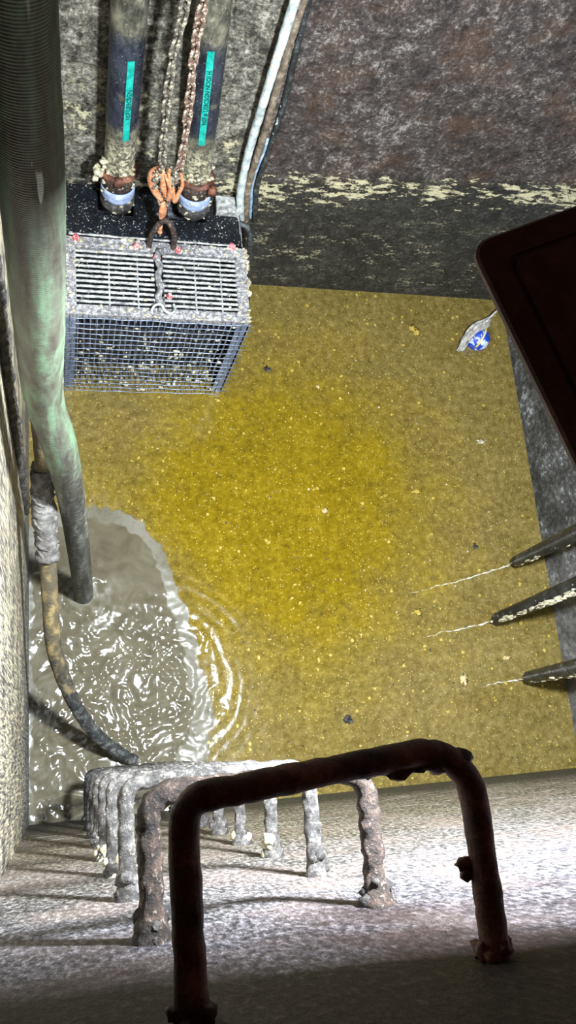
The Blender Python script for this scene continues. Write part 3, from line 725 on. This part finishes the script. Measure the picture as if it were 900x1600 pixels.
cable('power_cable', [ony(372, 347, 2.09), ony(386, 356, 2.07), ony(391, 374, 2.05), ony(390, 400, 2.03), ony(388, 430, 2.03), ony(386, 470, 2.03)], .013, 'black_cable', 'black power cable looping down the right side of the cage', grp=None)
# crusted duct on the left wall
bm = B()
for dy, x_ in ((.0, -.110), (.03, -.106)):
    tube(bm, resample([V((x_, .90+dy, .42)), V((x_, .86+dy, 1.4)), V((x_, .86+dy, 2.9))], .015), .010, 12, .0075, 40, seed=int(dy*100))
o = obj('cable_duct', bm, M['dark_crust']); recentre(o, (-.098, .92, .42)); tag(o, 'dark crusted duct running up the left wall behind the green hose', 'duct')

# ------------------------------------------------------------------ three dark pipes by the right wall
def stub(px, edge, ztip, zedge, r0, r1, mat, label, seed, crust):
    a = onz(*px, ztip); b = onz(*edge, zedge); d = (b-a); d /= d.z
    L = 1.5-ztip; t = thing('outlet_pipe', label, 'pipe', a, 'dark pipes by the right wall')
    pts = resample([a, a+d*L], .012)
    bm = B(); rr = lambda t_, l: r0+(r1-r0)*min(1, l/(zedge-ztip)*.9)
    tube(bm, pts, rr, 24, .0012, 30, caps=False, seed=seed)
    # wall thickness at the open end
    tube(bm, pts[:4][::1], lambda t_, l: r0-.004, 24, 0, 30, seed=seed)
    obj('pipe', bm, M['poly_pipe'], t)
    bm = B(); rg = random.Random(seed)
    side = (V((0, 0, H))-a).normalized()
    if crust:
        for i in range(crust):
            l = rg.uniform(.03, .75); p = a+d*l; r_ = rr(0, l)
            nrm = (V((-.55, -.75, .1))+V((rg.uniform(-.4, .4), rg.uniform(-.3, .3), 0))).normalized() if crust > 40 else V((rg.uniform(-1, .3), -1, 0)).normalized()
            lump(bm, p+nrm*r_*.97, rg.uniform(.004, .012), .5, 1, i+seed*77, (.6, .6, 2.4))
    o = obj('pipe_scale', bm, M['scum'], t); o['kind'] = 'stuff'
    bm = B(); c = a+d*1.35; tube(bm, [c, V((XR, c.y, c.z))], .012, 8); tube(bm, [c+V((math.cos(q)*.045, math.sin(q)*.045, 0)) for q in np.linspace(0, 2*PI, 20)], .006, 8)
    obj('wall_clamp', bm, M['rust'], t)
stub((806, 877), (900, 833), .10, .6, .0255, .036, 'poly_pipe', 'far one of three dark pipes, bare black with a few pale specks', 1, 16)
stub((777, 966), (900, 916), .10, .6, .0265, .038, 'poly_pipe', 'middle of three dark pipes, thickly caked in cream scale', 2, 150)
stub((826, 1058), (900, 1043), .08, .5, .0265, .036, 'poly_pipe', 'near one of three dark pipes, streaked with cream scale', 3, 36)
M['trickle'] = gritty('pale_trickle', (.4, .36, .24), (.66, .62, .48), (.9, .88, .78), 60, bump=.001, rough=.25)
def trickle(pts, tip, zt, label, seed):
    P_ = [onz(*tip, zt)+V((0, 0, .0))]+[onz(x, y, .004) for x, y in pts]
    P_ = resample(spline(P_, 12), .008); n = len(P_)
    P_ = [p+V((0, .010*mn.noise(p*14)+.006*mn.noise(p*50), 0)) for p in P_]
    bm = B(); tube(bm, P_, lambda t, l: max(.0005, .0042*(1-t)**.7*(1+1.5*mn.noise(V((l*45, seed, 0))))), 7, .0018, 60, seed=seed)
    o = obj('foam_trickle', bm, M['trickle']); recentre(o, P_[-1]); tag(o, label, 'trickle', 'pale trickles from the dark pipes')
trickle([(785, 887), (763, 893), (735, 903), (700, 912), (670, 920), (640, 926)], (803, 879), .09, 'longest pale trickle leaving the end of the far dark pipe', 1)
trickle([(755, 974), (733, 979), (705, 985), (680, 992), (660, 996)], (776, 967), .09, 'pale trickle leaving the end of the middle dark pipe', 2)
trickle([(805, 1063), (780, 1067), (745, 1072)], (826, 1060), .07, 'faint short trickle leaving the end of the near dark pipe', 3)

# ------------------------------------------------------------------ float ball with rag
def float_ball():
    c = onz(746, 530, .03); c.z = .034
    t = thing('float_ball', 'blue and white float ball with yellow stripe in far right corner of the water', 'float', c)
    k = NM('blue_white_ball'); m_ = k.step(k.noise(28, 5, .7), .50, .54)
    k.bump(k.noise(90, 3), .5, .002)
    mb = k.out(k.mix(m_, (.015, .06, .55), (.65, .74, .88)), .35)
    bm = B(); lump(bm, c, .062, .02, 4); obj('ball', bm, mb, t)
    k = NM('yellow_stripe'); my = k.out(k.ramp(k.noise(40), (.35, (.7, .55, .08)), (.6, (.9, .85, .55))), .5)
    d = (onz(760, 490)-onz(737, 552)).normalized(); up = V((-.15, -.5, .85)).normalized()
    bm = B(); pts = []
    for a in np.linspace(-75, 60, 16):
        a = math.radians(a); up2 = (up-up.dot(d)*d).normalized(); pts.append(c+(d*math.sin(a)+up2*math.cos(a))*.0645)
    tube(bm, pts, .009, 10, .0006, 40, flat=.6); obj('stripe', bm, my, t)
    e = onz(775, 487, .16)
    bm = B(); tube(bm, resample(spline([c+d*.05+V((0, 0, .02)), onz(758, 505, .10), e, onz(800, 470, .3), V((XR-.02, 2.12, .9)), V((XR-.02, 2.12, 2.2))], 8), .008), .0055, 8, .0015, 60)
    obj('tether', bm, M['rag_light'], t)
    # rag: a folded sheet trailing down-left from the tether
    q = lambda x, y, z: onz(x, y, z)
    Lr = [q(762, 497, .10), q(746, 503, .10), q(733, 513, .09), q(723, 527, .07), q(717, 540, .04), q(711, 551, .012)]
    Rr = [q(768, 499, .10), q(766, 508, .11), q(757, 514, .125), q(744, 522, .11), q(732, 537, .06), q(726, 549, .012)]
    bm = B(); grid = []
    Ls, Rs = spline(Lr, 6), spline(Rr, 6)
    for i, (a, b) in enumerate(zip(Ls, Rs)):
        row = []
        for j in range(15):
            s = j/14; p = a.lerp(b, s); p.z += .012*math.sin(s*17+i*.25)+.012*math.sin(s*PI)+.014*mn.fractal(p*30, 1, 2, 4); p.z = max(p.z, .012)
            p += V((.008, .008, 0))*mn.noise(p*45); row.append(bm.verts.new(p))
        grid.append(row)
    for i in range(len(grid)-1):
        for j in range(14):
            if i > len(grid)*.7 and j % 4 == 2: continue
            bm.faces.new((grid[i][j], grid[i][j+1], grid[i+1][j+1], grid[i+1][j]))
    o = obj('torn_rag', bm, M['rag_light']); md = o.modifiers.new('thick', 'SOLIDIFY'); md.thickness = .004
    recentre(o, q(716, 550, .0)); tag(o, 'torn grey rag draped over the blue and white float ball', 'rag')
float_ball()

# ------------------------------------------------------------------ floating scraps
def flake(px, py, r, mat, label, seed, sq=(1, 1, .25), n=1):
    bm = B(); rg = random.Random(seed)
    for i in range(n):
        c = onz(px, py, .002)+(V((rg.uniform(-1, 1), rg.uniform(-1, 1), 0))*r*1.1 if n > 1 else V((0, 0, 0)))
        lump(bm, c, r*(1 if n == 1 else .75), .8, 3, seed+i, sq)
    o = obj('floating_scrap', bm, M[mat]); recentre(o, onz(px, py, 0)); tag(o, label, 'scrap', 'larger scraps on the yellow water')
M['fat'] = gritty('yellow_fat', (.35, .24, .02), (.46, .33, .05), (.62, .48, .13), 60, bump=.002, rough=.4)
M['tan'] = gritty('tan_paper', (.5, .33, .12), (.68, .5, .22), (.85, .72, .42), 60, bump=.002, rough=.5)
flake(648, 516, .016, 'fat', 'bright yellow lump near the far wall, left of the blue ball', 1, (1.2, 1.3, .4), 2)
flake(752, 690, .012, 'scum', 'cream scrap near the right wall beside the floodlight edge', 2, (1.4, .8, .3))
flake(651, 768, .011, 'fat', 'small yellow sliver in the middle right of the water', 3, (1.8, .7, .3))
flake(725, 1062, .018, 'tan', 'large tan triangular flake left of the near dark pipe', 4, (.8, 1.3, .2))
flake(652, 956, .012, 'fat', 'yellow scrap beneath the far trickle, left of middle pipe', 5, (1.5, .9, .3))
flake(792, 1028, .010, 'tan', 'tan sliver between the middle and near dark pipes', 6, (1.5, .7, .3))
flake(418, 577, .012, 'dark_crust', 'dark clot just right of the wire mesh cage', 7, (1.2, 1, .3))
flake(743, 854, .010, 'dark_crust', 'slate grey clot floating above the far dark pipe end', 8, (1.2, 1, .3))
flake(547, 1125, .013, 'dark_crust', 'dark cluster with white bits just beyond the top ladder rung', 9, (1.3, .8, .3), 3)
flake(508, 798, .010, 'tan', 'pinkish tan scrap at the middle of the yellow water', 10, (1.3, 1, .3))
flake(340, 625, .010, 'fat', 'yellow scrap at the foot of the cage mesh right corner', 11, (1.2, .8, .3))
flake(497, 604, .008, 'tan', 'round pale tan disc right of the wire cage', 12, (1, .9, .3))
def flecks(name, n, mats, seed, label, smin, smax):
    rg = random.Random(seed); bm = B()
    poly = [tuple(onz(*p)[:2]) for p in [(48, 820), (150, 793), (225, 822), (262, 868), (300, 985), (330, 1110), (300, 1230), (210, 1300), (30, 1330), (20, 900)]]
    for i in range(n):
        while 1:
            x, y = rg.uniform(XL+.02, XR-.02), rg.uniform(YN+.02, YF-.02)
            if .03 < x < .75 and y > 1.58: continue
            if poly_sd(np.array([x]), np.array([y]), poly)[0] > -.02: continue
            break
        r = smin+(smax-smin)*rg.random()**3; a0 = rg.random()*7; k = rg.randint(4, 6); e = rg.uniform(.5, 1)
        vs_ = []
        for j in range(k):
            a = 2*PI*j/k+rg.uniform(-.3, .3); dx, dy = r*math.cos(a), r*e*math.sin(a)
            vs_.append((x+dx*math.cos(a0)-dy*math.sin(a0), y+dx*math.sin(a0)+dy*math.cos(a0)))
        lo = [bm.verts.new((p, q, -.001)) for p, q in vs_]; hi = [bm.verts.new((x+(p-x)*.7, y+(q-y)*.7, .0022)) for p, q in vs_]
        bm.faces.new(hi)
        for j in range(k): l = (j+1) % k; bm.faces.new((lo[j], lo[l], hi[l], hi[j]))
    o = obj(name, bm, M[mats], smooth=False); o['kind'] = 'stuff'; o['label'] = label; o['category'] = 'flecks'
flecks('yellow_flecks', 950, 'fat', 1, 'tiny yellow flecks scattered over the murky yellow water', .0015, .012)
flecks('pale_flecks', 320, 'scum', 2, 'tiny whitish flecks scattered over the murky yellow water', .001, .0065)
flecks('dark_flecks', 500, 'dark_crust', 3, 'tiny dark flecks scattered over the murky yellow water', .0015, .007)
